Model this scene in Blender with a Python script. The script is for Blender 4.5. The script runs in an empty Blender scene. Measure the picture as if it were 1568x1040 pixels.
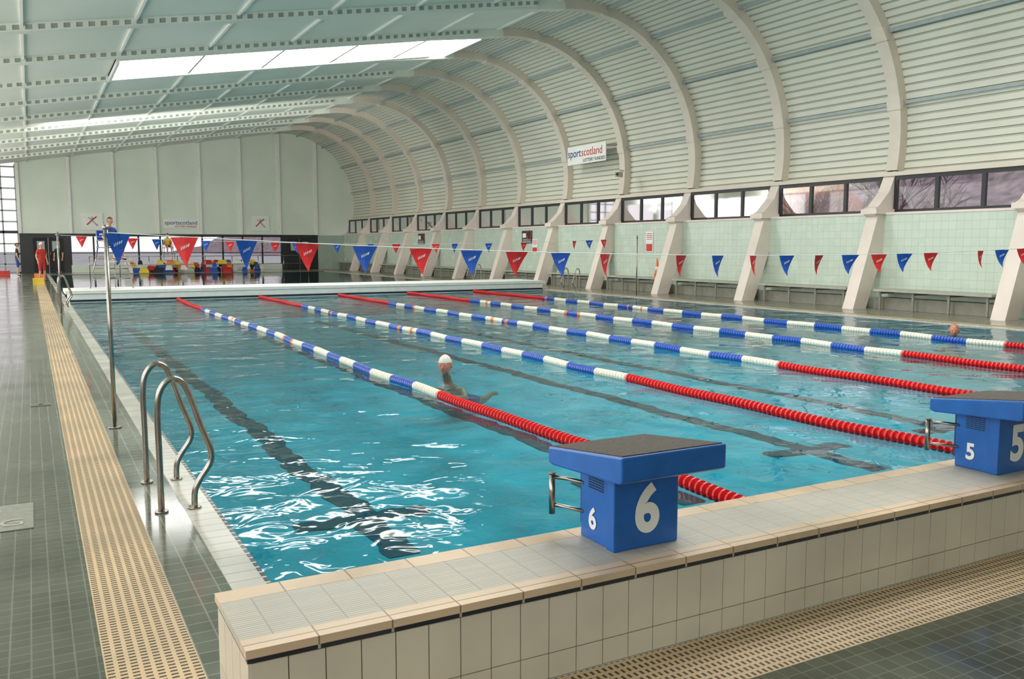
import bpy, bmesh, math, random
from mathutils import Vector, Matrix
random.seed(7)
S = bpy.context.scene
D = bpy.data
try:
    S.view_settings.view_transform = 'Standard'
    S.view_settings.look = 'None'
except Exception: pass

# ------------------------------------------------------------------ materials
def nn(nt, t, **kw):
    n = nt.nodes.new(t)
    for k, v in kw.items(): setattr(n, k, v)
    return n
def mat(name, col, rough=0.5, metal=0.0, var=0.08, scale=6.0, bump=0.0, emis=None, es=0.0, spec=0.5):
    m = D.materials.new(name); m.use_nodes = True
    nt = m.node_tree; b = nt.nodes['Principled BSDF']
    b.inputs['Roughness'].default_value = rough
    b.inputs['Metallic'].default_value = metal
    b.inputs['Specular IOR Level'].default_value = spec
    tc = nn(nt, 'ShaderNodeTexCoord'); no = nn(nt, 'ShaderNodeTexNoise')
    no.inputs['Scale'].default_value = scale; no.inputs['Detail'].default_value = 3
    nt.links.new(tc.outputs['Object'], no.inputs['Vector'])
    cr = nn(nt, 'ShaderNodeValToRGB')
    cr.color_ramp.elements[0].position = .3; cr.color_ramp.elements[1].position = .7
    c = Vector(col[:3])
    a = [max(0, x*(1-var)) for x in c]; z = [min(1, x*(1+var)) for x in c]
    cr.color_ramp.elements[0].color = (*a, 1); cr.color_ramp.elements[1].color = (*z, 1)
    nt.links.new(no.outputs['Fac'], cr.inputs['Fac'])
    nt.links.new(cr.outputs['Color'], b.inputs['Base Color'])
    if bump:
        bu = nn(nt, 'ShaderNodeBump'); bu.inputs['Strength'].default_value = bump; bu.inputs['Distance'].default_value = .01
        nt.links.new(no.outputs['Fac'], bu.inputs['Height']); nt.links.new(bu.outputs['Normal'], b.inputs['Normal'])
    if emis:
        b.inputs['Emission Color'].default_value = (*emis, 1); b.inputs['Emission Strength'].default_value = es
    return m
def tile(name, c1, c2, grout, w, h, plane='xy', mortar=.004, rough=.3, bump=.3, dirt=0.15, off=(0,0), offset=0.0, spec=.5):
    m = D.materials.new(name); m.use_nodes = True
    nt = m.node_tree; b = nt.nodes['Principled BSDF']
    b.inputs['Specular IOR Level'].default_value = spec
    tc = nn(nt, 'ShaderNodeTexCoord'); sp = nn(nt, 'ShaderNodeSeparateXYZ'); cb = nn(nt, 'ShaderNodeCombineXYZ')
    nt.links.new(tc.outputs['Object'], sp.inputs[0])
    ia, ib = {'xy': (0, 1), 'xz': (0, 2), 'yz': (1, 2), 'yx': (1, 0)}[plane]
    for k, i in enumerate((ia, ib)):
        ad = nn(nt, 'ShaderNodeMath', operation='ADD'); ad.inputs[1].default_value = off[k]
        nt.links.new(sp.outputs[i], ad.inputs[0]); nt.links.new(ad.outputs[0], cb.inputs[k])
    br = nn(nt, 'ShaderNodeTexBrick'); br.offset = offset; br.squash = 1.0
    br.inputs['Color1'].default_value = (*c1, 1); br.inputs['Color2'].default_value = (*c2, 1); br.inputs['Mortar'].default_value = (*grout, 1)
    br.inputs['Scale'].default_value = 1; br.inputs['Mortar Size'].default_value = mortar; br.inputs['Mortar Smooth'].default_value = .1
    br.inputs['Brick Width'].default_value = w; br.inputs['Row Height'].default_value = h; br.inputs['Bias'].default_value = 0
    nt.links.new(cb.outputs[0], br.inputs['Vector'])
    no = nn(nt, 'ShaderNodeTexNoise'); no.inputs['Scale'].default_value = 1.7; no.inputs['Detail'].default_value = 5
    nt.links.new(tc.outputs['Object'], no.inputs['Vector'])
    mr = nn(nt, 'ShaderNodeMapRange'); mr.inputs['From Min'].default_value = .3; mr.inputs['From Max'].default_value = .7
    mr.inputs['To Min'].default_value = 1-dirt; mr.inputs['To Max'].default_value = 1.0
    nt.links.new(no.outputs['Fac'], mr.inputs['Value'])
    mx = nn(nt, 'ShaderNodeVectorMath', operation='SCALE')
    nt.links.new(br.outputs['Color'], mx.inputs[0]); nt.links.new(mr.outputs[0], mx.inputs['Scale'])
    nt.links.new(mx.outputs[0], b.inputs['Base Color'])
    r2 = nn(nt, 'ShaderNodeMapRange'); r2.inputs['From Min'].default_value = .3; r2.inputs['From Max'].default_value = .7
    r2.inputs['To Min'].default_value = rough*.6; r2.inputs['To Max'].default_value = min(1, rough*1.5)
    nt.links.new(no.outputs['Fac'], r2.inputs['Value']); nt.links.new(r2.outputs[0], b.inputs['Roughness'])
    if bump:
        bu = nn(nt, 'ShaderNodeBump'); bu.invert = True; bu.inputs['Strength'].default_value = bump; bu.inputs['Distance'].default_value = .004
        nt.links.new(br.outputs['Fac'], bu.inputs['Height']); nt.links.new(bu.outputs['Normal'], b.inputs['Normal'])
    return m

M = {}
M['deck'] = tile('deck_green_tile', (.10,.108,.074), (.125,.132,.092), (.19,.195,.15), .075, .075, 'xy', .003, .14, .3, .4)
M['strip'] = tile('wet_edge_tile', (.13,.145,.105), (.16,.175,.13), (.27,.27,.22), .10, .10, 'xy', .004, .10, .4, .3)
M['rdeck'] = tile('side_deck_tile', (.28,.26,.20), (.33,.31,.24), (.20,.20,.16), .20, .20, 'xy', .005, .2, .3, .3)
M['white'] = tile('white_edge_tile', (.60,.58,.50), (.55,.54,.46), (.34,.33,.28), .25, .12, 'xy', .004, .2, .3, .2)
M['grateY'] = tile('grate_slats_long', (.05,.035,.018), (.08,.055,.03), (.66,.48,.28), .042, .028, 'xy', .0085, .45, .8, .25)
M['grateX'] = tile('grate_slats_cross', (.07,.045,.025), (.10,.07,.035), (.66,.49,.30), .028, .042, 'xy', .0085, .45, .8, .25)
M['grout'] = mat('wall_grout', (.22,.16,.10), .8)
M['wtile'] = mat('cream_glazed_tile', (.66,.61,.50), .22, 0, .10, 2.2)
M['kerbtop'] = tile('kerb_ribbed_tile', (.64,.60,.51), (.58,.54,.46), (.42,.38,.31), .125, .0156, 'xy', .0028, .45, .7, .25)
M['nosing'] = tile('kerb_nosing_tile', (.78,.58,.39), (.70,.53,.36), (.30,.21,.12), .25, .3, 'xy', .003, .3, .4, .25)
M['blacktile'] = tile('black_trim_tile', (.02,.02,.03), (.035,.035,.045), (.4,.38,.33), .25, .3, 'xy', .005, .3, .3, .1)
M['bwtile'] = tile('marker_tile', (.015,.018,.03), (.02,.02,.035), (.50,.48,.40), .3, .075, 'xy', .010, .25, .2, .1)
M['pooltile'] = tile('pool_turquoise_tile', (.060,.42,.52), (.068,.45,.55), (.085,.48,.57), .10, .10, 'xy', .004, .35, .0, .25)
M['greentile'] = tile('pale_green_wall_tile', (.58,.67,.56), (.54,.64,.53), (.40,.48,.40), .20, .20, 'yz', .004, .22, .2, .1)
M['black'] = mat('black_tile_marking', (.004,.022,.035), .4)
M['steel'] = mat('stainless_steel', (.36,.33,.29), .22, 1.0, .15, 20)
M['blue'] = mat('block_blue_grp', (.010,.12,.44), .32, 0, .12, 9)
M['blued'] = mat('block_blue_dark', (.012,.065,.22), .4)
M['grip'] = mat('anti_slip_grey', (.085,.072,.058), .85, 0, .3, 60, .6)
M['wtxt'] = mat('white_marking', (.82,.82,.78), .5, 0, .03)
M['red'] = mat('red_float_plastic', (.66,.010,.012), .35, 0, .12, 30)
M['bluef'] = mat('blue_float_plastic', (.022,.08,.42), .35, 0, .15, 30)
M['whitef'] = mat('white_float_plastic', (.76,.72,.60), .4, 0, .08, 30)
M['orange'] = mat('orange_plastic', (.85,.22,.03), .4)
M['yellow'] = mat('yellow_plastic', (.8,.6,.05), .4)
M['rib'] = mat('painted_rib_cream', (.70,.62,.52), .5, 0, .05, 1.5)
M['col'] = mat('painted_column_pinkwhite', (.78,.68,.60), .5, 0, .06, 1.5)
M['vault'] = mat('vault_cladding', (.70,.69,.58), .5, 0, .05, .7)
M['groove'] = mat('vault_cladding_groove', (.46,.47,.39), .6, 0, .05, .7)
M['ceil'] = mat('ceiling_panel', (.78,.80,.71), .42, 0, .05, .4)
M['purlin'] = mat('purlin_bluegrey', (.38,.43,.42), .5)
M['whitep'] = mat('white_paint', (.82,.82,.77), .45, 0, .04)
M['backw'] = mat('back_wall_panel', (.72,.78,.68), .5, 0, .05, .5)
M['dark'] = mat('dark_frame', (.02,.02,.022), .4)
M['vent'] = mat('vent_mesh_grey', (.33,.37,.34), .6)
M['grey'] = mat('bench_grey', (.24,.24,.19), .6, 0, .1)
M['greyl'] = mat('bench_seat_grey', (.40,.40,.33), .5, 0, .1)
M['signp'] = mat('floor_sign_grey', (.26,.26,.21), .4, 0, .15, 20)
M['plain'] = mat('plaster_wall', (.60,.62,.54), .6)
M['skylight'] = mat('skylight_polycarbonate', (.9,.9,.9), .5, emis=(1,.98,.95), es=8.5)
M['skin'] = mat('skin', (.55,.27,.18), .45, 0, .12, 25)
M['skinr'] = mat('skin_ruddy', (.50,.19,.12), .4, 0, .15, 25)
M['hairw'] = mat('white_hair', (.70,.67,.60), .7, 0, .12, 60, .5)
M['hairb'] = mat('brown_hair', (.06,.035,.02), .7, 0, .2, 60, .5)
M['lips'] = mat('lips', (.35,.08,.06), .4)
M['eye'] = mat('eye_white', (.75,.72,.68), .2)
M['navy'] = mat('navy_cloth', (.015,.05,.22), .8)
M['blackc'] = mat('black_cloth', (.02,.02,.025), .8)
M['yellowc'] = mat('yellow_cloth', (.75,.50,.03), .8)
M['redc'] = mat('red_cloth', (.5,.03,.02), .8)
M['signr'] = mat('sign_red', (.6,.04,.03), .5)
M['bark'] = mat('bark', (.085,.055,.05), .9)
M['brick'] = tile('house_render', (.7,.66,.6), (.66,.6,.55), (.6,.55,.5), .3, .1, 'yz', .01, .8, .2)
M['roof'] = mat('roof_tile_red', (.42,.13,.07), .8, 0, .2, 8)

def glassmat():
    m = D.materials.new('window_glass'); m.use_nodes = True; nt = m.node_tree; nt.nodes.clear()
    o = nn(nt,'ShaderNodeOutputMaterial'); t = nn(nt,'ShaderNodeBsdfTransparent'); g = nn(nt,'ShaderNodeBsdfGlossy'); x = nn(nt,'ShaderNodeMixShader'); f = nn(nt,'ShaderNodeFresnel')
    f.inputs['IOR'].default_value = 1.4; g.inputs['Roughness'].default_value = .03; t.inputs['Color'].default_value = (.90,.91,.94,1)
    nt.links.new(f.outputs[0], x.inputs[0]); nt.links.new(t.outputs[0], x.inputs[1]); nt.links.new(g.outputs[0], x.inputs[2]); nt.links.new(x.outputs[0], o.inputs[0])
    return m
M['glass'] = glassmat()
def watermat(name, d1, d2, tint):
    m = D.materials.new(name); m.use_nodes = True; nt = m.node_tree; nt.nodes.clear()
    o = nn(nt,'ShaderNodeOutputMaterial'); t = nn(nt,'ShaderNodeBsdfTransparent'); g = nn(nt,'ShaderNodeBsdfGlossy'); x = nn(nt,'ShaderNodeMixShader'); f = nn(nt,'ShaderNodeFresnel')
    f.inputs['IOR'].default_value = 1.33; g.inputs['Roughness'].default_value = .04; t.inputs['Color'].default_value = tint
    tc = nn(nt,'ShaderNodeTexCoord')
    n1 = nn(nt,'ShaderNodeTexNoise'); n1.inputs['Scale'].default_value = 1.1; n1.inputs['Detail'].default_value = 1.5; n1.inputs['Distortion'].default_value = .6
    n2 = nn(nt,'ShaderNodeTexNoise'); n2.inputs['Scale'].default_value = 4.0; n2.inputs['Detail'].default_value = 2; n2.inputs['Distortion'].default_value = .8
    nt.links.new(tc.outputs['Object'], n1.inputs['Vector']); nt.links.new(tc.outputs['Object'], n2.inputs['Vector'])
    b1 = nn(nt,'ShaderNodeBump'); b1.inputs['Strength'].default_value = 1; b1.inputs['Distance'].default_value = d1
    b2 = nn(nt,'ShaderNodeBump'); b2.inputs['Strength'].default_value = 1; b2.inputs['Distance'].default_value = d2
    nt.links.new(n1.outputs['Fac'], b1.inputs['Height']); nt.links.new(n2.outputs['Fac'], b2.inputs['Height'])
    nt.links.new(b1.outputs[0], b2.inputs['Normal'])
    nt.links.new(b2.outputs[0], g.inputs['Normal']); nt.links.new(b2.outputs[0], f.inputs['Normal'])
    nt.links.new(f.outputs[0], x.inputs[0]); nt.links.new(t.outputs[0], x.inputs[1]); nt.links.new(g.outputs[0], x.inputs[2]); nt.links.new(x.outputs[0], o.inputs[0])
    return m
M['water'] = watermat('pool_water', .036, .0078, (.56,.91,.94,1))
M['water2'] = watermat('pool_water_calm', .008, .002, (.60,.95,.97,1))

# ------------------------------------------------------------------ mesh helpers
class B:
    def __init__(s): s.bm = bmesh.new(); s.mats = []
    def mi(s, m):
        m = M[m] if isinstance(m, str) else m
        if m not in s.mats: s.mats.append(m)
        return s.mats.index(m)
    def face(s, pts, m, smooth=False):
        vs = [s.bm.verts.new(p) for p in pts]
        f = s.bm.faces.new(vs); f.material_index = s.mi(m); f.smooth = smooth; return f
    def box(s, x0,x1,y0,y1,z0,z1, m, mt=None):
        i = s.mi(m)
        v = [s.bm.verts.new(p) for p in ((x0,y0,z0),(x1,y0,z0),(x1,y1,z0),(x0,y1,z0),(x0,y0,z1),(x1,y0,z1),(x1,y1,z1),(x0,y1,z1))]
        for k, q in enumerate(((3,2,1,0),(4,5,6,7),(0,1,5,4),(1,2,6,5),(2,3,7,6),(3,0,4,7))):
            f = s.bm.faces.new([v[a] for a in q]); f.material_index = i
            if k == 1 and mt: f.material_index = s.mi(mt)
    def prism(s, poly, y0, y1, m, axis='y'):
        i = s.mi(m); n = len(poly)
        if axis == 'y': P = lambda p, t: (p[0], t, p[1])
        else: P = lambda p, t: (t, p[0], p[1])
        a = [s.bm.verts.new(P(p, y0)) for p in poly]; b = [s.bm.verts.new(P(p, y1)) for p in poly]
        fs = [s.bm.faces.new(a), s.bm.faces.new(b[::-1])]
        for k in range(n): fs.append(s.bm.faces.new((a[k], b[k], b[(k+1)%n], a[(k+1)%n])))
        for f in fs: f.material_index = i
    def tube(s, pts, r, m, seg=10, caps=True):
        i = s.mi(m); pts = [Vector(p) for p in pts]; n = len(pts)
        rs = r if isinstance(r, (list,tuple)) else [r]*n
        rings = []; ref = None
        for k in range(n):
            t = (pts[min(k+1,n-1)]-pts[max(k-1,0)]).normalized()
            if ref is None:
                ref = Vector((0,0,1)) if abs(t.z) < .9 else Vector((1,0,0))
            u = (ref - t*ref.dot(t)).normalized(); w = t.cross(u); ref = u
            rings.append([s.bm.verts.new(pts[k]+(u*math.cos(a)+w*math.sin(a))*rs[k]) for a in [2*math.pi*j/seg for j in range(seg)]])
        for k in range(n-1):
            for j in range(seg):
                f = s.bm.faces.new((rings[k][j], rings[k][(j+1)%seg], rings[k+1][(j+1)%seg], rings[k+1][j])); f.material_index = i; f.smooth = True
        if caps:
            f = s.bm.faces.new(rings[0][::-1]); f.material_index = i
            f = s.bm.faces.new(rings[-1]); f.material_index = i
    def sphere(s, c, sc, m, rot=None, u=12, v=8):
        i = s.mi(m); Mx = Matrix.Translation(c) @ (rot.to_4x4() if rot else Matrix()) @ Matrix.Diagonal((*sc,1))
        r = bmesh.ops.create_uvsphere(s.bm, u_segments=u, v_segments=v, radius=1, matrix=Mx)
        for vv in r['verts']:
            for f in vv.link_faces: f.material_index = i; f.smooth = True
    def obj(s, name, loc=(0,0,0), rz=0, parent=None, bevel=0):
        if len(s.bm.faces): bmesh.ops.recalc_face_normals(s.bm, faces=s.bm.faces)
        me = D.meshes.new(name); s.bm.to_mesh(me); s.bm.free()
        for m in s.mats: me.materials.append(m)
        o = D.objects.new(name, me); S.collection.objects.link(o)
        o.location = loc; o.rotation_euler = (0,0,rz)
        if parent: o.parent = parent
        if bevel:
            md = o.modifiers.new('bevel','BEVEL'); md.width = bevel; md.segments = 2; md.limit_method = 'ANGLE'
        return o
def empty(name, loc=(0,0,0), rz=0):
    e = D.objects.new(name, None); S.collection.objects.link(e); e.location = loc; e.rotation_euler = (0,0,rz); e.empty_display_size = .2; return e
def text(name, s, size, m, loc, rot, parent=None, bold=0.0, align='CENTER', sx=1.0, ext=.001):
    cu = D.curves.new(name+'_c', 'FONT'); cu.body = s; cu.size = size; cu.align_x = align; cu.align_y = 'CENTER'; cu.extrude = ext; cu.offset = bold
    t = D.objects.new(name+'_t', cu); S.collection.objects.link(t)
    bpy.context.view_layer.update()
    me = D.meshes.new_from_object(t.evaluated_get(bpy.context.evaluated_depsgraph_get()))
    D.objects.remove(t)
    me.materials.clear(); me.materials.append(M[m]); me.name = name
    for v in me.vertices: v.co.x *= sx
    o = D.objects.new(name, me); S.collection.objects.link(o); o.location = loc; o.rotation_euler = rot
    if parent: o.parent = parent
    return o

# ------------------------------------------------------------------ constants
XL, XR = .93, 16.7
XW = -4.0
YN, YF = 3.18, 28.2
YB0, YB1 = 28.2, 30.2
YP2 = 56.0; YBK = 60.0; YS = -4.0
ZF = -.68  # floor raised to apparent depth; refraction is put into the basin shape
KZ = .36
CX, CZ = 15.4, 4.4
ROPES = [3.80 + 2.5*i for i in range(5)]
LANES = [2.35, 5.05, 7.55, 10.05, 12.55, 15.25]
RIBS = [11.6+4*k for k in range(-3, 12)]
TOPA = math.radians(99.5); SL = math.tan(math.radians(9.5))
def pol(R, a): return (CX+R*math.cos(a), CZ+R*math.sin(a))
def ceilz(x, R=4.7):
    px, pz = pol(R, TOPA); return pz - (px-x)*SL

# ------------------------------------------------------------------ floor
b = B()
def fl(x0,x1,y0,y1,m): b.box(x0,x1,y0,y1,-1.0,0,m)
fl(XW,.17,YS,YBK,'deck')
fl(.17,.50,2.31,YBK,'grateY')
fl(.17,.50,YS,2.31,'deck')
fl(.50,.75,2.66,YBK,'strip')
fl(.75,.91,2.66,YBK,'white')
fl(.91,.932,YN,YBK,'bwtile')
fl(.50,20.4,2.31,2.66,'grateX')
fl(.50,20.4,YS,2.31,'deck')
fl(XR,XR+.18,2.66,YBK,'white')
fl(XR+.18,XR+.48,2.66,YBK,'grateY')
fl(XR+.48,20.4,2.66,YBK,'rdeck')
fl(.932,XR,YP2,YBK,'rdeck')
fl(.91,XR,2.66,YN-.01,'plain')
b.obj('floor')
b = B()
b.face([(XL,YN,ZF),(XR,YN,ZF),(XR,YP2,ZF),(XL,YP2,ZF)],'pooltile')
b.face([(XL+.003,YN,ZF),(XL+.003,YP2,ZF),(XL+.003,YP2,-.03),(XL+.003,YN,-.03)],'pooltile')
b.face([(XR-.003,YN,ZF),(XR-.003,YP2,ZF),(XR-.003,YP2,-.03),(XR-.003,YN,-.03)],'pooltile')
b.face([(XL,YN+.003,ZF),(XR,YN+.003,ZF),(XR,YN+.003,-.03),(XL,YN+.003,-.03)],'pooltile')
b.face([(XL,YP2-.003,ZF),(XR,YP2-.003,ZF),(XR,YP2-.003,-.03),(XL,YP2-.003,-.03)],'pooltile')
b.obj('pool_basin')
b = B()
def wav(y, s): return .02*math.sin(y*6.3+s)+.012*math.sin(y*13.1+2*s)+.03*math.sin(y*1.9+s*3)  # wobble of refraction through the water, put into the strip shape
for k, x in enumerate(LANES):
    y = 5.9; prev = None
    while y < 26.3:
        o = wav(y, k); w = .13+.010*math.sin(y*19+k)
        cur = ((x+o-w, y, ZF+.006),(x+o+w, y, ZF+.006))
        if prev: b.face([prev[0],prev[1],cur[1],cur[0]],'black')
        prev = cur; y += .06
    for yc in (6.9, 25.6):
        prev = None; xx = x-.58
        while xx < x+.58:
            o = .02*math.sin(xx*15+k)+.012*math.sin(xx*27)
            cur = ((xx,yc+o-.12,ZF+.01),(xx,yc+o+.12,ZF+.01))
            if prev: b.face([prev[0],cur[0],cur[1],prev[1]],'black')
            prev = cur; xx += .05
b.obj('pool_lane_markings')
b = B(); b.face([(XL,YN,-.02),(XR,YN,-.02),(XR,YB0,-.02),(XL,YB0,-.02)],'water'); b.obj('water')
b = B(); b.face([(XL,YB1,-.02),(XR,YB1,-.02),(XR,YP2,-.02),(XL,YP2,-.02)],'water2'); b.obj('water')

# ------------------------------------------------------------------ near end wall (raised kerb)
b = B(); y0, y1, x0, x1 = 2.66, YN, .52, 18.6
b.box(x0+.014,x1,y0+.010,y1-.006,.001,KZ-.035,'grout')
x = x0+.012
rr = random.Random(2)
while x < x1-.12:
    for z0, z1 in ((.003,.098),(.102,KZ-.047)):
        o = rr.uniform(0,.0012); b.box(x+.002,x+.118,y0+.004+o,y0+.011,z0,z1,'wtile')
    x += .12
for k in range(4):
    for z0, z1 in ((.003,.098),(.102,KZ-.047)):
        b.box(x0+.008,x0+.015,y0+.012+k*.126,y0+.134+k*.126,z0,z1,'wtile')
b.box(x0+.004,x1,y0-.001,y1-.01,KZ-.042,KZ-.028,'blacktile')
b.box(x0,x1,y0,y0+.085,KZ-.028,KZ,'nosing')
b.box(x0,x1,y1-.10,y1,KZ-.028,KZ,'nosing')
b.box(x0,x0+.12,y0+.085,y1-.10,KZ-.028,KZ,'kerbtop')
b.box(x0+.12,x1,y0+.085,y1-.10,KZ-.028,KZ-.0005,'kerbtop')
b.obj('pool_end_wall')

b = B()
b.box(XL+.01,XR-.01,YB0,YB1,ZF+.01,.22,'whitep')
b.box(XL-.1,XR+.1,YB0-.05,YB1+.05,.23,.32,'whitep')
b.box(XL+.01,XR-.01,YB0-.02,YB0,.0,.06,'black')
b.obj('pool_bulkhead')

# ------------------------------------------------------------------ starting blocks
def starting_block(x, num):
    e = empty('starting_block', (x, 2.83, KZ))
    b = B()
    b.box(-.165,.165,0,.055,0,.36,'blue'); b.box(-.155,.155,.055,.26,0,.355,'blue')
    b.box(-.15,.15,.26,.275,.05,.33,'blued')
    b.obj('pedestal', parent=e, bevel=.006)
    b = B()
    b.prism([(-.18,.345),(-.16,.335),(.33,.305),(.36,.315),(.36,.38),(-.18,.445)],-.26,.26,'blue',axis='x')
    b.obj('platform', parent=e, bevel=.008)
    b = B()
    sl = (.38-.445)/.54
    z = lambda y: .445+sl*(y+.18)
    b.prism([(-.165,z(-.165)-.004),(.345,z(.345)-.004),(.345,z(.345)+.004),(-.165,z(-.165)+.004)],-.248,.248,'grip',axis='x')
    b.obj('grip_pad', parent=e)
    b = B()
    for i in range(8):
        for j in range(5):
            for sx in (-1,1): b.box(sx*.157-.001,sx*.157+.001,.09+j*.023,.107+j*.023,.228+i*.011,.233+i*.011,'black')
    b.obj('vent_slots', parent=e)
    b = B()
    for sx in (-1,1):
        b.tube([(sx*.22,.39,.07),(sx*.22,.39,.25)],.014,'steel',12)
        b.tube([(sx*.22,.39,.11),(sx*.20,.36,.11),(sx*.15,.24,.11)],.009,'steel',8)
        b.tube([(sx*.22,.39,.235),(sx*.18,.33,.235),(sx*.15,.24,.235)],.009,'steel',8)
        b.tube([(sx*.22,.39,.25),(sx*.22,.39,.255)],.017,'steel',12)
    b.obj('backstroke_handles', parent=e)
    text('number_large', num, .27, 'wtxt', (.0,-.003,.155), (math.pi/2,0,0), e, .010, sx=.92)
    text('number_small', num, .125, 'wtxt', (-.158,.165,.095), (math.pi/2,0,-math.pi/2), e, .004, sx=.9)
    text('number_small_b', num, .125, 'wtxt', (.158,.165,.095), (math.pi/2,0,math.pi/2), e, .004, sx=.9)
starting_block(2.18,'6'); starting_block(4.71,'5'); starting_block(7.24,'4')

# ------------------------------------------------------------------ lane ropes
def lane_rope(x, idx):
    b = B(); seg = 12; R = .052; z0 = .008
    y = YN+.12; pitch = .06; ye = YF-.2
    orange_at = [14.6, 15.2, 19.5]
    def colour(y):
        if y < 8.55 or y > 23.3: return 'red'
        for oa in orange_at:
            if abs(y-oa-idx*.9) < .05: return 'orange'
        return 'whitef' if int((y-8.55)/.67) % 2 == 0 else 'bluef'
    rr = random.Random(idx)
    ph = rr.random()*6
    prev = None
    while y < ye:
        c = colour(y+pitch/2)
        prof = [(0,.50),(.18,1),(.45,1),(.6,.58),(.95,.50)] if c == 'red' else [(0,.66),(.1,.98),(.5,1.0),(.85,.98),(.95,.66)]
        mi = b.mi(c)
        for (t, rf) in prof:
            yy = y+t*pitch
            cx = x+.035*math.sin(yy*.55+ph)+.015*math.sin(yy*1.7+ph)
            cz = z0+.006*math.sin(yy*3+ph)
            ring = [b.bm.verts.new((cx+R*rf*math.cos(a), yy, cz+R*rf*math.sin(a))) for a in [2*math.pi*j/seg for j in range(seg)]]
            if prev:
                for j in range(seg):
                    f = b.bm.faces.new((prev[j],prev[(j+1)%seg],ring[(j+1)%seg],ring[j])); f.material_index = mi
            prev = ring
        y += pitch
    b.tube([(x,YN+.008,.03),(x+.01,YN+.14,.012)],.006,'steel',6)
    b.tube([(x,ye-.05,.012),(x,YF-.06,.02)],.006,'steel',6)
    b.obj('lane_rope')
for i, x in enumerate(ROPES): lane_rope(x, i)

# ------------------------------------------------------------------ pool ladders
def bez(pts, n=8):
    P = [Vector(p) for p in pts]; P = [P[0]]+P+[P[-1]]; out = []
    for i in range(1, len(P)-2):
        for k in range(n):
            t = k/n
            out.append(.5*((2*P[i])+(-P[i-1]+P[i+1])*t+(2*P[i-1]-5*P[i]+4*P[i+1]-P[i+2])*t*t+(-P[i-1]+3*P[i]-3*P[i+1]+P[i+2])*t**3))
    out.append(P[-2]); return out
def ladder(x, y, flip=1, gap=.76):
    b = B()
    for dy in (0, gap):
        P = [(0,0),(0,.35),(.0,.62),(.02,.74),(.075,.805),(.14,.79),(.185,.70),(.24,.52),(.295,.36),(.29,.27),(.225,.17),(.195,.10),(.19,0)]
        b.tube(bez([(flip*p[0],dy,p[1]) for p in P]), .019, 'steel', 12)
        for px in (0,.19): b.tube([(flip*px,dy,.0),(flip*px,dy,.012)], .04, 'steel', 14)
    for k in range(2):
        b.box(min(flip*.32,flip*.40),max(flip*.32,flip*.40),.08,gap-.08,-.25-.25*k,-.22-.25*k,'steel')
    b.obj('pool_ladder', loc=(x,y,0))
ladder(.62,5.55); ladder(.62,26.0)
ladder(17.05,26.2,-1); ladder(17.05,34.0,-1)

# ------------------------------------------------------------------ flag poles and bunting
def pole(x, y, h):
    b = B(); b.tube([(0,0,0),(0,0,h)],.019,'steel',12); b.tube([(0,0,0),(0,0,.015)],.055,'steel',16)
    b.sphere((0,0,h),(.026,.026,.026),'steel'); b.tube([(-.05,0,h-.06),(.05,0,h-.06)],.01,'steel',8)
    b.obj('flag_pole', loc=(x,y,0))
YFL, YFR = 8.4, 23.2
pole(.585,YFL,1.76); pole(17.3,YFL,1.76); pole(.585,YFR,1.92); pole(17.3,YFR,1.92)
def bunting(y, xs, zf):
    b = B(); x0, x1 = .585, 17.3
    pts = [(x0+(x1-x0)*i/60, y, zf(x0+(x1-x0)*i/60)) for i in range(61)]
    b.tube(pts,.004,'whitep',6)
    for x, c in xs:
        r = random.Random(int(x*100)); z = zf(x); sw = r.uniform(-.05,.05); tw = r.uniform(-.5,.5); w = .122; h = .27
        ca, sa = math.cos(tw), math.sin(tw)
        def P(u, v, off=0):
            uu = u*w*(1-v); bulge = .02*math.sin(v*3)+.015*u*u
            return (x+uu*ca - off*sa, y+uu*sa*1.0+bulge+sw*v - off*ca, z-h*v-.004)
        n = 4
        for i in range(n):
            v0, v1 = i/n, (i+1)/n
            for u0, u1 in ((-1,0),(0,1)):
                if i < n-1: b.face([P(u0,v0),P(u1,v0),P(u1,v1),P(u0,v1)],c,True)
                else: b.face([P(u0,v0),P(u1,v0),P(0,1)],c,True)
        for j in range(5):
            a = -.50+j*.2
            for off in (.003,-.003):
                b.face([P(a,.36-a*.14,off),P(a+.09,.35-a*.14,off),P(a+.14,.25-a*.14,off),P(a+.05,.26-a*.14,off)],'wtxt')
    b.obj('bunting_flags')
RD, BL = 'flagred','flagblue'
M['flagred'] = mat('flag_red', (.68,.02,.02), .6); M['flagblue'] = mat('flag_blue', (.012,.085,.44), .6)
near = [.68,1.23,1.78,2.35,2.93,3.53,4.11,4.66,5.22,5.82,6.94,7.52,8.11,8.7,9.3,9.9,10.48,11.02,11.6,12.77,13.3,13.85,14.5,15.1,15.7,16.3]
cols = [BL,RD,BL,RD,BL,RD,BL,RD,BL,RD,RD,BL,RD,BL,RD,BL,RD,BL,RD,RD,BL,RD,BL,RD,BL,RD]
bunting(YFL, list(zip(near,cols)), lambda x: 1.72-.24*(1-((x-8.9)/8.35)**2))
far = [1.09,2.2,2.75,3.9,4.49,5.64,6.2,7.3,8.25,9.0,10.2,10.8,11.9,13.1,14.9,15.45,16.0]
cols = [RD,RD,BL,BL,RD,RD,BL,BL,BL,RD,RD,BL,BL,RD,RD,BL,RD]
bunting(YFR, list(zip(far,cols)), lambda x: 1.86-.2*(1-((x-8.9)/8.35)**2))

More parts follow.
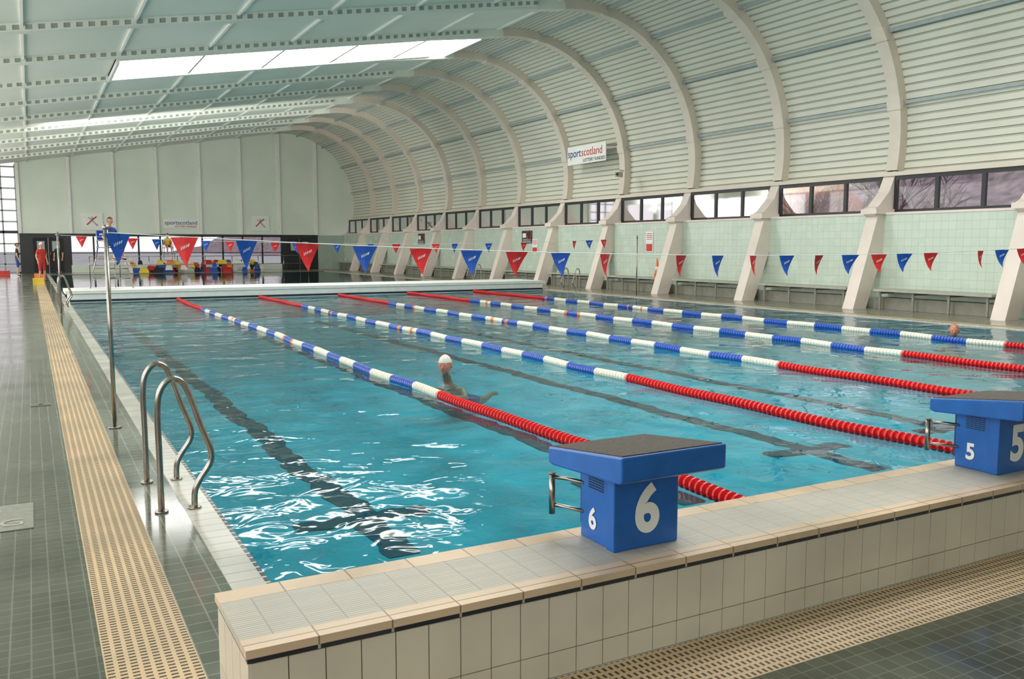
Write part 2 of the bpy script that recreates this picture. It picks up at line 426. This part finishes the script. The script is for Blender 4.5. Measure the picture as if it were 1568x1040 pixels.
# ------------------------------------------------------------------ vault + ceiling shell
SKY = [(28.25,31.40),(12.2,15.3),(4.4,6.9)]  # first is in view; the other two are added out of view for light
b = B(); R = 4.7
prof = []; kinds = []
a0 = math.radians(-12.0); arc = .195/R; a = a0
while a < TOPA-arc*.5:
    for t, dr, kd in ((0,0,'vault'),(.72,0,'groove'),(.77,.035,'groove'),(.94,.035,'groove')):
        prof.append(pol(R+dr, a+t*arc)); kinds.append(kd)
    a += arc
prof.append(pol(R,TOPA))
for i in range(len(prof)-1):
    p, q = prof[i], prof[i+1]
    b.face([(p[0],YS,p[1]),(p[0],YBK,p[1]),(q[0],YBK,q[1]),(q[0],YS,q[1])],kinds[i])
p = prof[-1]
b.face([(p[0],YS,p[1]),(p[0],YBK,p[1]),(XW,YBK,ceilz(XW)),(XW,YS,ceilz(XW))],'ceil')
b.obj('ceiling')
def rib(y):
    b = B(); W = .17; inner = []; outer = []
    n = 34
    for i in range(n+1):
        a = math.radians(-11)+(TOPA-math.radians(-11))*i/n
        inner.append(pol(4.43,a)); outer.append(pol(4.72,a))
    for x in (12,9,6,3,0,XW+.02):
        inner.append((x, ceilz(x,4.7)-(.27-.13*min(1,(14.7-x)/5))))
        outer.append((x, ceilz(x,4.7)+.02))
    for i in range(len(inner)-1):
        p,q,r,s = inner[i],inner[i+1],outer[i+1],outer[i]
        mm = 'rib' if i < n else 'ceil'
        b.face([(p[0],y-W,p[1]),(p[0],y+W,p[1]),(q[0],y+W,q[1]),(q[0],y-W,q[1])],mm, False)
        for yy in (y-W,y+W): b.face([(p[0],yy,p[1]),(q[0],yy,q[1]),(r[0],yy,r[1]),(s[0],yy,s[1])],mm)
    for deg in (11,34,57,80):
        a = math.radians(deg); c1 = pol(4.40,a-.035); c2 = pol(4.40,a+.035); c3 = pol(4.5,a+.035); c4 = pol(4.5,a-.035)
        b.prism([c1,c2,c3,c4],y-W-.03,y+W+.03,'rib')
    bmesh.ops.remove_doubles(b.bm, verts=b.bm.verts, dist=1e-4)
    b.obj('arch_rib')
    b = B()
    b.prism([(18.32,0),(18.80,0),(19.30,1.3),(19.62,2.3),(19.80,2.7),(20.0,3.52),(19.74,3.52),(19.50,3.00),(19.12,2.62),(18.98,2.56),(18.98,2.40),(19.10,2.34)],y-.17,y+.17,'col')
    b.box(18.95,19.65,y-.24,y+.24,2.42,2.55,'col')
    b.obj('wall_column')
for y in RIBS: rib(y)
b = B()
for deg in (11,34,57,80):
    a = math.radians(deg)
    b.prism([pol(4.60,a-.009),pol(4.60,a+.009),pol(4.71,a+.009),pol(4.71,a-.009)],YS,YBK-.02,'purlin')
for x in (-2.3,.1,2.5,4.9,7.3,9.7,12.1,14.4):
    z = ceilz(x); b.box(x-.03,x+.03,YS,YBK-.02,z-.07,z+.01,'whitep')
b.obj('ceiling_purlins')
b = B()
for y in RIBS:
    if y < 3: continue
    yf = y-.34; xa, xb = -3.9, 13.6
    c = lambda x, o: (x, ceilz(x)-o)
    b.prism([c(xa,.15),c(xb,.15),c(xb,-.01),c(xa,-.01)],yf,y-.171,'vent')
    b.prism([c(xa,.175),c(xb,.175),c(xb,.145),c(xa,.145)],yf-.02,y-.171,'ceil')
    b.prism([c(xa,.035),c(xb,.035),c(xb,-.01),c(xa,-.01)],yf-.02,yf,'ceil')
    x = xa+.05
    while x < xb-.2:
        b.prism([c(x,.15),c(x+.12,.15),c(x+.12,.03),c(x,.03)],yf-.015,yf,'ceil'); x += .26
b.obj('ceiling_ventilation_grille')
for k,(ya,yb) in enumerate(SKY):
    b = B(); xa, xb = 2.55, 14.2
    f = lambda x, o: ceilz(x)-o
    b.face([(xa,ya,f(xa,.03)),(xb,ya,f(xb,.03)),(xb,yb,f(xb,.03)),(xa,yb,f(xa,.03))],'skylight')
    for (u0,u1) in ((ya-.08,ya),(yb-.02,yb+.02)):
        b.prism([(xa-.08,f(xa-.08,.12)),(xb+.08,f(xb+.08,.12)),(xb+.08,f(xb+.08,-.01)),(xa-.08,f(xa-.08,-.01))],u0,u1,'whitep')
    for (u0,u1) in ((xa-.08,xa),(xb,xb+.08)):
        b.prism([(u0,f(u0,.2)),(u1,f(u1,.2)),(u1,f(u1,-.01)),(u0,f(u0,-.01))],ya,yb,'whitep')
    for x in (4.9,7.3,9.7,12.1):
        b.box(x-.03,x+.03,ya,yb,f(x,.13),f(x,.06),'greyl')
    b.obj('skylight')

# ------------------------------------------------------------------ right wall
b = B()
b.box(19.35,19.45,YS,YBK,.0,2.40,'greentile')
b.box(19.33,19.95,YS,YBK,2.40,2.46,'col')
b.box(19.62,20.1,YS,YBK,3.40,3.50,'rib')
b.obj('wall_right')
edges = [YS]+RIBS+[YBK]
for i in range(len(edges)-1):
    ya, yb = edges[i]+.17, edges[i+1]-.17
    if yb-ya < 1: continue
    b = B(); x = 19.72
    b.box(x-.04,x+.04,ya,yb,3.30,3.40,'dark'); b.box(x-.04,x+.04,ya,yb,2.46,2.54,'dark')
    for k in range(4):
        yy = ya+(yb-ya)*k/3; yy = min(max(yy,ya+.04),yb-.04)
        b.box(x-.04,x+.04,yy-.05,yy+.05,2.54,3.30,'dark')
    b.face([(x,ya,2.5),(x,yb,2.5),(x,yb,3.35),(x,ya,3.35)],'glass')
    b.obj('window_%d'%(i+1))
    if ya < 3.3: continue
    b = B()
    y2, y3 = ya+.25, yb-.25
    b.box(18.72,19.34,y2,y3,.46,.52,'greyl'); b.box(19.0,19.34,ya+.05,yb-.05,0,.30,'grey')
    for k in range(4):
        yy = y2+.15+(y3-y2-.3)*k/3; b.box(18.80,18.84,yy-.03,yy+.03,0,.46,'grey'); b.box(18.84,19.34,yy-.02,yy+.02,.40,.46,'grey')
    b.obj('bench', bevel=.008)

# ------------------------------------------------------------------ back wall
b = B()
pts = [(-.5,2.32)]
pts += [(19.5,2.32),(19.8,3.4)]
aa = math.radians(-12)
while aa < TOPA: pts.append(pol(4.76,aa)); aa += math.radians(4)
pts.append(pol(4.76,TOPA)); pts.append((-.5,ceilz(-.5)+.05))
b.prism(pts,YBK,YBK+.2,'backw')
b.box(-.5,2.2,YBK,YBK+.2,0,2.3,'dark'); b.box(15.0,17.5,YBK,YBK+.2,0,2.3,'dark'); b.box(17.5,20,YBK,YBK+.2,0,2.33,'greentile')
b.box(-.5,17.5,YBK-.05,YBK,2.25,2.36,'dark')
b.box(2.2,15.0,YBK,YBK+.2,0,.45,'backw')
b.obj('wall_back')
b = B()
for x in (-.45,2.25,4.7,7.2,9.8,12.35,14.9,17.4):
    top = ceilz(x)-.02 if x < 14.7 else pol(4.66, math.acos((x-CX)/4.66))[1]
    b.box(x-.09,x+.09,YBK-.14,YBK,2.36,top,'whitep')
b.obj('trim_back')
b = B()
b.face([(2.2,YBK+.1,.45),(15,YBK+.1,.45),(15,YBK+.1,2.3),(2.2,YBK+.1,2.3)],'glass')
for x in [2.2+i*1.28 for i in range(11)]: b.box(x-.05,x+.05,YBK+.04,YBK+.16,.45,2.3,'dark')
b.box(2.2,15,YBK+.04,YBK+.16,1.15,1.2,'dark'); b.box(2.2,15,YBK+.04,YBK+.16,2.2,2.3,'dark')
b.obj('window_back')
b = B()
b.face([(XW,YBK+.1,0),(-.5,YBK+.1,0),(-.5,YBK+.1,6.5),(XW,YBK+.1,6.5)],'glass')
for z in (0,.5,1.1,1.7,2.35,3.0,3.65,4.3,4.95,5.6,6.2): b.box(XW,-.5,YBK+.03,YBK+.17,z,z+(.16 if z==2.35 else .08),'purlin' if z!=2.35 else 'dark')
for x in (-4,-3,-2.1,-1.3,-.55): b.box(x-.04,x+.04,YBK+.03,YBK+.17,0,6.4,'purlin')
b.obj('window_back_corner')
for n,(xa,xb) in enumerate(((.2,1.8),(15.4,17.0))):
    b = B()
    b.box(xa,xb,YBK-.06,YBK-.01,0,2.1,'blackc'); b.box((xa+xb)/2-.02,(xa+xb)/2+.02,YBK-.075,YBK-.06,0,2.1,'steel')
    for s in (-1,1):
        xm = (xa+xb)/2+s*.1; b.tube([(xm,YBK-.10,.9),(xm,YBK-.10,1.3)],.015,'steel',8)
        xm = (xa+xb)/2+s*.4; b.box(xm-.2,xm+.2,YBK-.065,YBK-.055,1.3,1.9,'purlin')
    b.obj('door_%d'%(n+1))
b = B()
b.box(XW-.2,XW,YS,YBK,0,.6,'plain'); b.box(XW-.2,XW,YS,YBK,5.0,6.2,'plain')
y = YS
while y < YBK+.1: b.box(XW-.2,XW+.05,y-.15,y+.15,.6,5.0,'plain'); y += 4
b.obj('wall_left')
b = B(); b.face([(XW-.1,YS,.6),(XW-.1,YBK,.6),(XW-.1,YBK,5),(XW-.1,YS,5)],'glass')
y = YS+2
while y < YBK: b.box(XW-.13,XW-.07,y-.03,y+.03,.6,5,'dark'); y += 2
for z in (2.1,3.5): b.box(XW-.13,XW-.07,YS,YBK,z,z+.06,'dark')
b.obj('window_left')
b = B(); b.prism([(XW,0),(20.4,0),(20.4,9.6),(XW,9.6)],YS-.2,YS,'plain'); b.obj('wall_front')

# ------------------------------------------------------------------ signs
e = empty('wall_banner', (19.36,29.35,5.2))
b = B(); b.box(-.015,.015,-1.35,1.35,-.36,.36,'whitep')
for s in (-1,1): b.tube([(0,s*1.3,.2),(.6,s*1.3,.25)],.02,'steel',8)
b.obj('panel', parent=e)
R3 = (math.pi/2,0,-math.pi/2)
text('lettering_dark','sport',.44,'navy',(-.02,.84,.07),R3,e,.002)
text('lettering_light','scotland',.44,'redc',(-.02,-.40,.07),R3,e,.0)
text('lettering_small','LOTTERY FUNDED',.18,'blackc',(-.02,-.55,-.24),R3,e,.001)
e = empty('end_wall_sign', (8.6,YBK-.06,3.0))
b = B(); b.box(-1.1,1.1,0,.05,-.28,.30,'whitep'); b.obj('panel', parent=e)
text('lettering','sportscotland',.36,'navy',(0,-.01,.08),(math.pi/2,0,0),e,.0)
text('lettering_small','LOTTERY FUNDED',.16,'signr',(.3,-.01,-.16),(math.pi/2,0,0),e,.002)
for x in (3.45,13.6):
    b = B(); b.box(-.6,.6,0,.05,-.5,.5,'whitep')
    b.tube([(-.3,-.02,-.2),(0,-.03,.1),(.25,-.02,.3)],.03,'redc',6); b.tube([(-.2,-.02,.25),(.05,-.03,0),(.3,-.02,-.25)],.025,'purlin',6); b.sphere((0,-.02,.22),(.06,.02,.06),'purlin')
    b.obj('sports_poster', loc=(x,YBK-.06,3.1))
def notice(y, z, w, h, dark=False):
    b = B(); b.box(0,.02,-w/2,w/2,-h/2,h/2,'dark' if dark else 'wtxt')
    if dark:
        b.tube([(-.004,-w*.25+w*.22*math.cos(t),h*.15+w*.22*math.sin(t)) for t in [i*math.pi/8 for i in range(17)]],.02,'signr',6)
        b.box(-.006,0,w*.08,w*.42,-h*.05,h*.3,'wtxt')
    else:
        b.box(-.004,0,-w/2+.03,w/2-.03,-h/2+.03,-h*.1,'signr')
    for k in range(4): b.box(-.004,0,-w*.4,w*.4,(h*.12+k*h*.09) if not dark else -h*.4+k*h*.07,(h*.15+k*h*.09) if not dark else -h*.38+k*h*.07,'signr' if not dark else 'wtxt')
    b.obj('wall_notice', loc=(19.325,y,z))
notice(25.2,1.75,.40,.72); notice(34.0,2.0,.9,.55,True); notice(46.0,2.0,.9,.6,True); notice(33.3,1.6,.45,.6)
b = B(); b.tube([(.45,0,.15),(0,0,.15),(0,0,.05)],.02,'steel',8); b.box(-.22,.12,-.09,.09,-.11,.06,'greyl'); b.tube([(-.22,0,-.02),(-.27,0,-.03)],.05,'dark',12); b.box(-.26,.14,-.11,.11,.06,.085,'whitep')
b.obj('security_camera', loc=(19.28,27.0,4.25), rz=.6, bevel=.004)
e = empty('floor_sign', (-.42,5.86,0))
b = B(); b.box(-.36,.36,-.28,.28,0,.006,'signp'); b.obj('plate', parent=e, bevel=.002)
text('lettering_top','NO',.25,'greyl',(0,.12,.008),(0,0,0),e,.0)
text('lettering_bottom','DIVING',.19,'greyl',(0,-.14,.008),(0,0,0),e,.0)
b = B(); b.box(-.09,.09,-.09,.09,0,.006,'steel'); b.tube([(0,0,.005),(0,0,.009)],.02,'dark',10); b.obj('floor_drain_cover', loc=(.02,10.0,0))
def cone(x,y,z=0):
    b = B(); b.box(-.13,.13,-.13,.13,0,.03,'orange'); b.tube([(0,0,.03),(0,0,.25),(0,0,.26),(0,0,.38),(0,0,.39),(0,0,.66)],[.10,.075,.073,.056,.054,.02],'orange',16)
    b.tube([(0,0,.25),(0,0,.38)],[.08,.060],'wtxt',16); b.obj('traffic_cone', loc=(x,y,z))
cone(18.95,24.25,.52)
def crate(x,y,m,s=.25):
    b = B()
    b.box(-s,s,-s*.7,s*.7,0,.02,m)
    for k in range(4):
        z = .03+k*.07; b.box(-s,s,-s*.7,-s*.7+.015,z,z+.05,m); b.box(-s,s,s*.7-.015,s*.7,z,z+.05,m); b.box(-s,-s+.015,-s*.7,s*.7,z,z+.05,m); b.box(s-.015,s,-s*.7,s*.7,z,z+.05,m)
    for sx in (-1,1):
        for sy in (-1,1): b.box(sx*s-.02,sx*s+.02,sy*s*.7-.02,sy*s*.7+.02,0,.30,m)
    b.obj('storage_crate', loc=(x,y,0))
crate(.25,41,'yellow',.18); crate(.35,47,'orange',.2); crate(-1.4,54,'redc',.4)
b = B(); rr = random.Random(3)
for i in range(80):
    x = rr.uniform(-4.2,3.8); y = rr.uniform(-.4,.4); z = rr.choice((0,.0,.14,.3,.45)); w = rr.uniform(.12,.30); m = rr.choice(('redc','yellow','bluef','orange','redc','blackc','wtxt','bluef'))
    b.prism([(x-w,z+.0),(x+w,z+.0),(x+w*1.05,z+.04),(x+w*.7,z+.28),(x-w*.7,z+.30),(x-w*1.05,z+.05)],y-.05,y+.05,m)
b.obj('swim_float_pile', loc=(9.2,57.6,0))
b = B()
for k in range(9):
    x = 3+k*1.6; b.tube([(x,0,0),(x,0,1.0)],.022,'steel',8)
for z in (.5,1.0): b.tube([(3,0,z),(15.8,0,z)],.02,'steel',8)
b.obj('deck_railing', loc=(0,56.4,0))

# ------------------------------------------------------------------ people
def skin(joints, edges, root, sub=2):
    me = D.meshes.new('tmp'); bm = bmesh.new(); lay = bm.verts.layers.skin.verify(); V = {}
    for k,(p,r) in joints.items():
        v = bm.verts.new(p); rr = r if isinstance(r,tuple) else (r,r); v[lay].radius = rr; V[k] = v
        v[lay].use_root = (k == root)
    for a_,c_ in edges: bm.edges.new((V[a_],V[c_]))
    bm.to_mesh(me); bm.free()
    o = D.objects.new('tmp', me); S.collection.objects.link(o)
    md = o.modifiers.new('s','SKIN'); md.use_smooth_shade = True; md.branch_smoothing = .3
    m2 = o.modifiers.new('u','SUBSURF'); m2.levels = sub; m2.render_levels = sub
    bpy.context.view_layer.update()
    res = D.meshes.new_from_object(o.evaluated_get(bpy.context.evaluated_depsgraph_get()))
    D.objects.remove(o); return res
def add_head(B_, c, yaw, pitch=0, sk='skin', hair='hairb', bald=False, s=1.0, cap=False):
    rot = Matrix.Rotation(yaw,3,'Z') @ Matrix.Rotation(pitch,3,'X')
    Mx = Matrix.Translation(c) @ rot.to_4x4() @ Matrix.Scale(s,4)
    T = lambda p: Mx @ Vector(p)
    bm = B_.bm
    r = bmesh.ops.create_uvsphere(bm, u_segments=28, v_segments=20, radius=1)
    hi, si = B_.mi(hair), B_.mi(sk)
    fs = set()
    for v in r['verts']:
        for f in v.link_faces: fs.add(f)
    for f in fs:
        cc = f.calc_center_median(); f.smooth = True
        lim = .30 if cap else .52
        hl = (cc.z > lim-(.6*max(0,cc.y))) or (cc.y > (.0 if cap else .25) and cc.z > -.45)
        if bald: hl = (cc.y > .15 and -.45 < cc.z < .25)
        f.material_index = hi if hl else si
        f.tag = hl
    for v in r['verts']:
        x,y,z = v.co
        hr = any(f.tag for f in v.link_faces)
        k = 1.05 if hr else 1.0
        X = x*.076*k; Y = y*.095*k; Z = z*.118*k
        if z < 0: X *= 1+.32*z; Y *= (1+.12*z)
        if z < -.1 and y > 0: Y *= 1+.45*z
        if y < -.3:
            for sx in (-1,1):
                d = math.hypot((X-sx*.03)/.018,(Z-.012)/.014)
                if d < 1: Y += .010*(1-d)
            if abs(X) < .015 and -.04 < Z < .02: Y -= .014*(1-abs(X)/.015)*(1-(Z+.03)/.06 if Z > -.03 else .5)
            if abs(X) < .03 and Z < -.085: Y -= .006
        v.co = T((X,Y,Z))
    B_.tube([T((0,-.088,.018)),T((0,-.102,-.008)),T((0,-.112,-.028)),T((0,-.094,-.038))],[.006*s,.009*s,.013*s,.007*s],sk,8)
    B_.sphere(T((0,-.086,-.060)),(.024*s,.008*s,.007*s),'lips',rot)
    for sx in (-1,1):
        B_.sphere(T((sx*.030,-.079,.012)),(.012*s,.009*s,.007*s),'eye',rot)
        B_.sphere(T((sx*.030,-.086,.012)),(.005*s,.004*s,.005*s),'dark',rot)
        B_.tube([T((sx*.016,-.088,.032)),T((sx*.045,-.080,.034))],.004*s,hair,6)
        B_.sphere(T((sx*.078,.005,.0)),(.010*s,.020*s,.032*s),sk,rot)
def hand(B_, w, d, side, sk='skin', up=Vector((0,0,1))):
    w = Vector(w); d = Vector(d).normalized(); lat = d.cross(up).normalized()*side
    B_.tube([w-d*.02,w+d*.03,w+d*.085],[.024,.032,.030],sk,10)
    for k,L in enumerate((.068,.078,.073,.058)):
        base = w+d*.08+lat*(-.030+.020*k); t = -up*.012
        B_.tube([base-d*.012,base+d*L*.45+t*.3,base+d*L*.8+t,base+d*L+t*2],[.010,.0095,.009,.007],sk,8)
    base = w+d*.03-lat*.026
    B_.tube([base,base+d*.03-lat*.025,base+d*.058-lat*.034],[.013,.011,.008],sk,8)
def body(kind, seat=1.25):
    J = {}
    if kind == 'stand':
        J = dict(pel=((0,0,.95),(.15,.11)), sp=((0,0,1.12),(.135,.10)), ch=((0,0,1.32),(.165,.115)), nk=((0,0,1.47),.062), hd=((0,-.01,1.56),.058))
        for s,sx in (('l',-1),('r',1)):
            J['sh'+s]=((sx*.17,0,1.42),.062); J['el'+s]=((sx*.235,.02,1.13),.043); J['wr'+s]=((sx*.225,-.07,.90),.029)
            J['hp'+s]=((sx*.095,0,.86),.092); J['kn'+s]=((sx*.11,-.02,.49),.056); J['an'+s]=((sx*.11,.02,.09),.038); J['to'+s]=((sx*.12,-.15,.035),.033)
        hc = Vector((0,-.015,1.655))
    else:
        h = seat
        J = dict(pel=((0,0,h+.11),(.155,.12)), sp=((0,.01,h+.28),(.135,.105)), ch=((0,0,h+.46),(.165,.115)), nk=((0,-.02,h+.61),.062), hd=((0,-.04,h+.69),.058))
        for s,sx in (('l',-1),('r',1)):
            J['sh'+s]=((sx*.17,0,h+.55),.062); J['el'+s]=((sx*.24,-.03,h+.28),.043); J['wr'+s]=((sx*.15,-.25,h+.21),.029)
            J['hp'+s]=((sx*.10,-.05,h+.10),.092); J['kn'+s]=((sx*.13,-.45,h+.09),.058); J['an'+s]=((sx*.12,-.43,h-.33),.038); J['to'+s]=((sx*.13,-.58,h-.375),.033)
        hc = Vector((0,-.05,h+.79))
    E = [('pel','sp'),('sp','ch'),('ch','nk'),('nk','hd')]
    for s in 'lr': E += [('ch','sh'+s),('sh'+s,'el'+s),('el'+s,'wr'+s),('pel','hp'+s),('hp'+s,'kn'+s),('kn'+s,'an'+s),('an'+s,'to'+s)]
    return J,E,hc
def person(name, loc, rz, kind, top, bot, seat=1.25, shorts=True, sk='skin', hair='hairb', lean=0, headyaw=0):
    J,E,hc = body(kind, seat)
    me = skin(J,E,'pel')
    b = B(); b.bm.from_mesh(me)
    ms, mt, mb, sh = b.mi(sk), b.mi(top), b.mi(bot), b.mi('blackc')
    waist = .98 if kind == 'stand' else seat+.16; neck = 1.47 if kind == 'stand' else seat+.60
    for f in b.bm.faces:
        c = f.calc_center_median(); f.smooth = True
        arm = abs(c.x) > .195 and c.z < (1.24 if kind=='stand' else seat+.38)
        if kind == 'sit' and c.y < -.13 and c.z > seat+.155 and c.z < seat+.30: arm = True
        if c.z > neck or (arm and c.z > (.75 if kind=='stand' else seat+.17)): i = ms
        elif c.z > waist: i = mt
        elif kind == 'stand': i = mb if c.z > (.5 if shorts else .12) else (ms if c.z > .09 else sh)
        else: i = mb if (c.y > -.36 or (not shorts and c.z > seat-.3)) else (ms if c.z > seat-.34 else sh)
        f.material_index = i
    add_head(b, hc, headyaw, 0, sk, hair)
    for s,sx in (('l',-1),('r',1)):
        w = Vector(J['wr'+s][0]); e_ = Vector(J['el'+s][0]); hand(b, w, (w-e_), sx, sk, up=Vector((0,-1,.2)) if kind=='stand' else Vector((0,0,1)))
    return b.obj(name, loc=loc, rz=rz)
def guard_chair(x,y,z,seat,rz=0):
    b = B()
    for sx in (-1,1):
        for (ya,yb) in ((-.45,-.2),(.45,.22)):
            b.tube([(sx*.42,ya,0),(sx*.26,yb,seat)],.018,'steel',8)
        b.tube([(sx*.26,.22,seat),(sx*.25,.28,seat+.5)],.02,'steel',8)
        b.tube([(sx*.27,.2,seat+.2),(sx*.27,-.2,seat+.2),(sx*.27,-.22,seat)],.018,'steel',8)
    for k in range(3):
        f = (k+1)/4.2; zz = seat*f; w = .42-.16*f; yy = -.45+.25*f
        b.tube([(-w,yy,zz),(w,yy,zz)],.015,'steel',8); b.tube([(-w,-yy,zz),(w,-yy,zz)],.015,'steel',8)
    b.box(-.30,.30,-.25,.25,seat-.03,seat,'bluef'); b.box(-.27,.27,.235,.265,seat+.18,seat+.5,'bluef')
    b.box(-.30,.30,-.68,-.28,seat-.45,seat-.415,'greyl')
    for sx in (-1,1): b.tube([(sx*.28,-.66,seat-.43),(sx*.27,-.22,seat-.25)],.014,'steel',8)
    b.obj('lifeguard_chair', loc=(x,y,z), rz=rz)
guard_chair(2.15,29.4,.321,1.25,.5)
person('lifeguard', (2.15,29.4,.321), .5, 'sit', 'navy','navy', 1.25, headyaw=.3)
guard_chair(7.6,58.9,0,1.5,.1)
person('lifeguard', (7.6,58.9,0), .1, 'sit', 'yellowc','redc', 1.5, hair='hairb')
person('bystander', (1.45,57.2,0), -.4, 'stand','blackc','blackc', shorts=False)
person('bather', (.45,45.2,0), .6, 'stand','redc','redc', hair='hairw')
person('bather', (-.6,53.2,0), 1.6, 'stand','blackc','navy')

def swimmer(loc, rz, hair, sk, bald=False, headyaw=0, hz=.085):
    J = dict(pel=((0,.60,-.45),(.14,.10)), sp=((0,.44,-.40),(.13,.095)), ch=((0,.27,-.33),(.15,.105)), nk=((0,.10,-.15),.056), hd=((0,.02,.0),.054))
    for s,sx in (('l',-1),('r',1)):
        J['sh'+s]=((sx*.170,.21,-.27),.058); J['el'+s]=((sx*.26,.02,-.34),.043); J['wr'+s]=((sx*.13,-.18,-.30),.029)
        J['hp'+s]=((sx*.10,.70,-.48),.086); J['kn'+s]=((sx*.20,1.06,-.54),.056); J['an'+s]=((sx*.22,1.38,-.50),.038); J['to'+s]=((sx*.28,1.53,-.52),.030)
    E = [('pel','sp'),('sp','ch'),('ch','nk'),('nk','hd')]
    for s in 'lr': E += [('ch','sh'+s),('sh'+s,'el'+s),('el'+s,'wr'+s),('pel','hp'+s),('hp'+s,'kn'+s),('kn'+s,'an'+s),('an'+s,'to'+s)]
    me = skin(J,E,'pel'); b = B(); b.bm.from_mesh(me); a_, t_ = b.mi(sk), b.mi('navy')
    for f in b.bm.faces:
        c = f.calc_center_median(); f.smooth = True; f.material_index = t_ if .55 < c.y < .85 else a_
    add_head(b, Vector((0,-.01,hz)), headyaw, 0, sk, hair, bald, s=1.10, cap=not bald)
    for s,sx in (('l',-1),('r',1)):
        w = Vector(J['wr'+s][0]); e_ = Vector(J['el'+s][0]); hand(b, w, w-e_, sx, sk)
    return b.obj('swimmer', loc=loc, rz=rz)
swimmer((4.60,10.2,0), -.75, 'hairw','skinr')
swimmer((14.75,10.15,-.02), -.9, 'hairw','skinr', bald=True)

# ------------------------------------------------------------------ outside world
b = B(); M['grass'] = mat('outside_paving', (.34,.31,.29), .9, 0, .3, .5)
b.box(-80,150,-80,460,-1.3,-1.05,'grass'); b.obj('outside_ground')
M['hill'] = mat('winter_woodland', (.21,.145,.15), .95, 0, .6, .9, 1.0)
b = B(); nx, ny = 26, 100; g = {}
rr = random.Random(5)
for i in range(nx+1):
    for j in range(ny+1):
        x = 58+i*2.5; y = -60+j*5; h = -1.1+(1-math.cos(min(1,i/15)*math.pi))*6.2*(.9+.1*math.sin(j*.35))+ (rr.uniform(-.6,.6) if i else 0)
        g[i,j] = b.bm.verts.new((x,y,h))
for i in range(nx):
    for j in range(ny):
        f = b.bm.faces.new((g[i,j],g[i+1,j],g[i+1,j+1],g[i,j+1])); f.material_index = b.mi('hill')
b.obj('outside_hillside')
b = B(); rr = random.Random(11)
def branch(p, d, L, r, lv):
    q = p+d*L; b.tube([p,q],[r,r*.6],'bark',4,False)
    if lv == 0: return
    for k in range(4 if lv > 1 else 6):
        nd = (d+Vector((rr.uniform(-1,1),rr.uniform(-1,1),rr.uniform(-.3,.6)))*.75).normalized()
        branch(p+d*L*rr.uniform(.55,1), nd, L*.64, r*.5, lv-1)
for k in range(46):
    x = rr.uniform(28,44); y = 8+k*2.6+rr.uniform(-1.5,1.5)
    branch(Vector((x,y,-1.1)),Vector((rr.uniform(-.1,.1),rr.uniform(-.1,.1),1)).normalized(),rr.uniform(2.4,3.3),.13,3)
b.obj('bare_tree_row')
def house(x,y):
    b = B(); b.box(-4,4,-3,3,0,5.0,'brick'); b.prism([(-4.4,5.0),(4.4,5.0),(0,7.6)],-3.3,3.3,'roof')
    for yy in (-1.6,1.6):
        for z in (1,3.4): b.box(-4.05,-4,yy-.6,yy+.6,z,z+1.2,'dark'); b.box(-4.08,-4.05,yy-.04,yy+.04,z,z+1.2,'whitep')
    b.box(-.4,.4,1.5,2.3,6.0,8.4,'brick'); b.obj('house', loc=(x,y,-1.1))
house(52,49); house(52,86)

# ------------------------------------------------------------------ world, lights
w = D.worlds.new('sky'); S.world = w; w.use_nodes = True
nt = w.node_tree; bg = nt.nodes['Background']
tc = nn(nt,'ShaderNodeTexCoord'); sp = nn(nt,'ShaderNodeSeparateXYZ'); cr = nn(nt,'ShaderNodeValToRGB')
nt.links.new(tc.outputs['Generated'], sp.inputs[0]); nt.links.new(sp.outputs[2], cr.inputs[0])
cr.color_ramp.elements[0].color = (1,.92,.93,1); cr.color_ramp.elements[1].color = (.75,.85,1,1)
nt.links.new(cr.outputs[0], bg.inputs[0]); bg.inputs[1].default_value = 1.25
def area(name, loc, rot, sx, sy, p, col=(1,1,1)):
    l = D.lights.new(name,'AREA'); l.shape = 'RECTANGLE'; l.size = sx; l.size_y = sy; l.energy = p; l.color = col
    o = D.objects.new(name, l); S.collection.objects.link(o); o.location = loc; o.rotation_euler = rot; return o
for (y,p) in ((2,330),(17,440),(32,460),(47,510)):
    area('daylight_window', (XW+.15,y,2.9), (0,-math.pi/2,0), 4.0, 13, p, (1,.97,.92))
for (y,p) in ((8,110),(24,310),(40,350),(54,300)):
    area('added_ceiling_fill', (-3.2,y,4.6), (0,math.radians(180-35),0), .5, 8, p, (1,1,.94))  # added fill aimed upward to lift the dim ceiling, not real fittings
area('added_back_wall_fill', (8,42,6.0), (math.radians(86),0,0), 14, .5, 380, (1,1,.95))  # added lamp that brightens the far wall; no fixture stands there

# ------------------------------------------------------------------ camera
c = D.cameras.new('camera'); c.sensor_width = 36; c.sensor_fit = 'HORIZONTAL'; c.lens = 1345/1568*36; c.clip_end = 700
co = D.objects.new('camera', c); S.collection.objects.link(co); co.location = (0,0,1.6)
co.rotation_euler = (math.radians(90-6.07),0,math.radians(-28.65)); S.camera = co
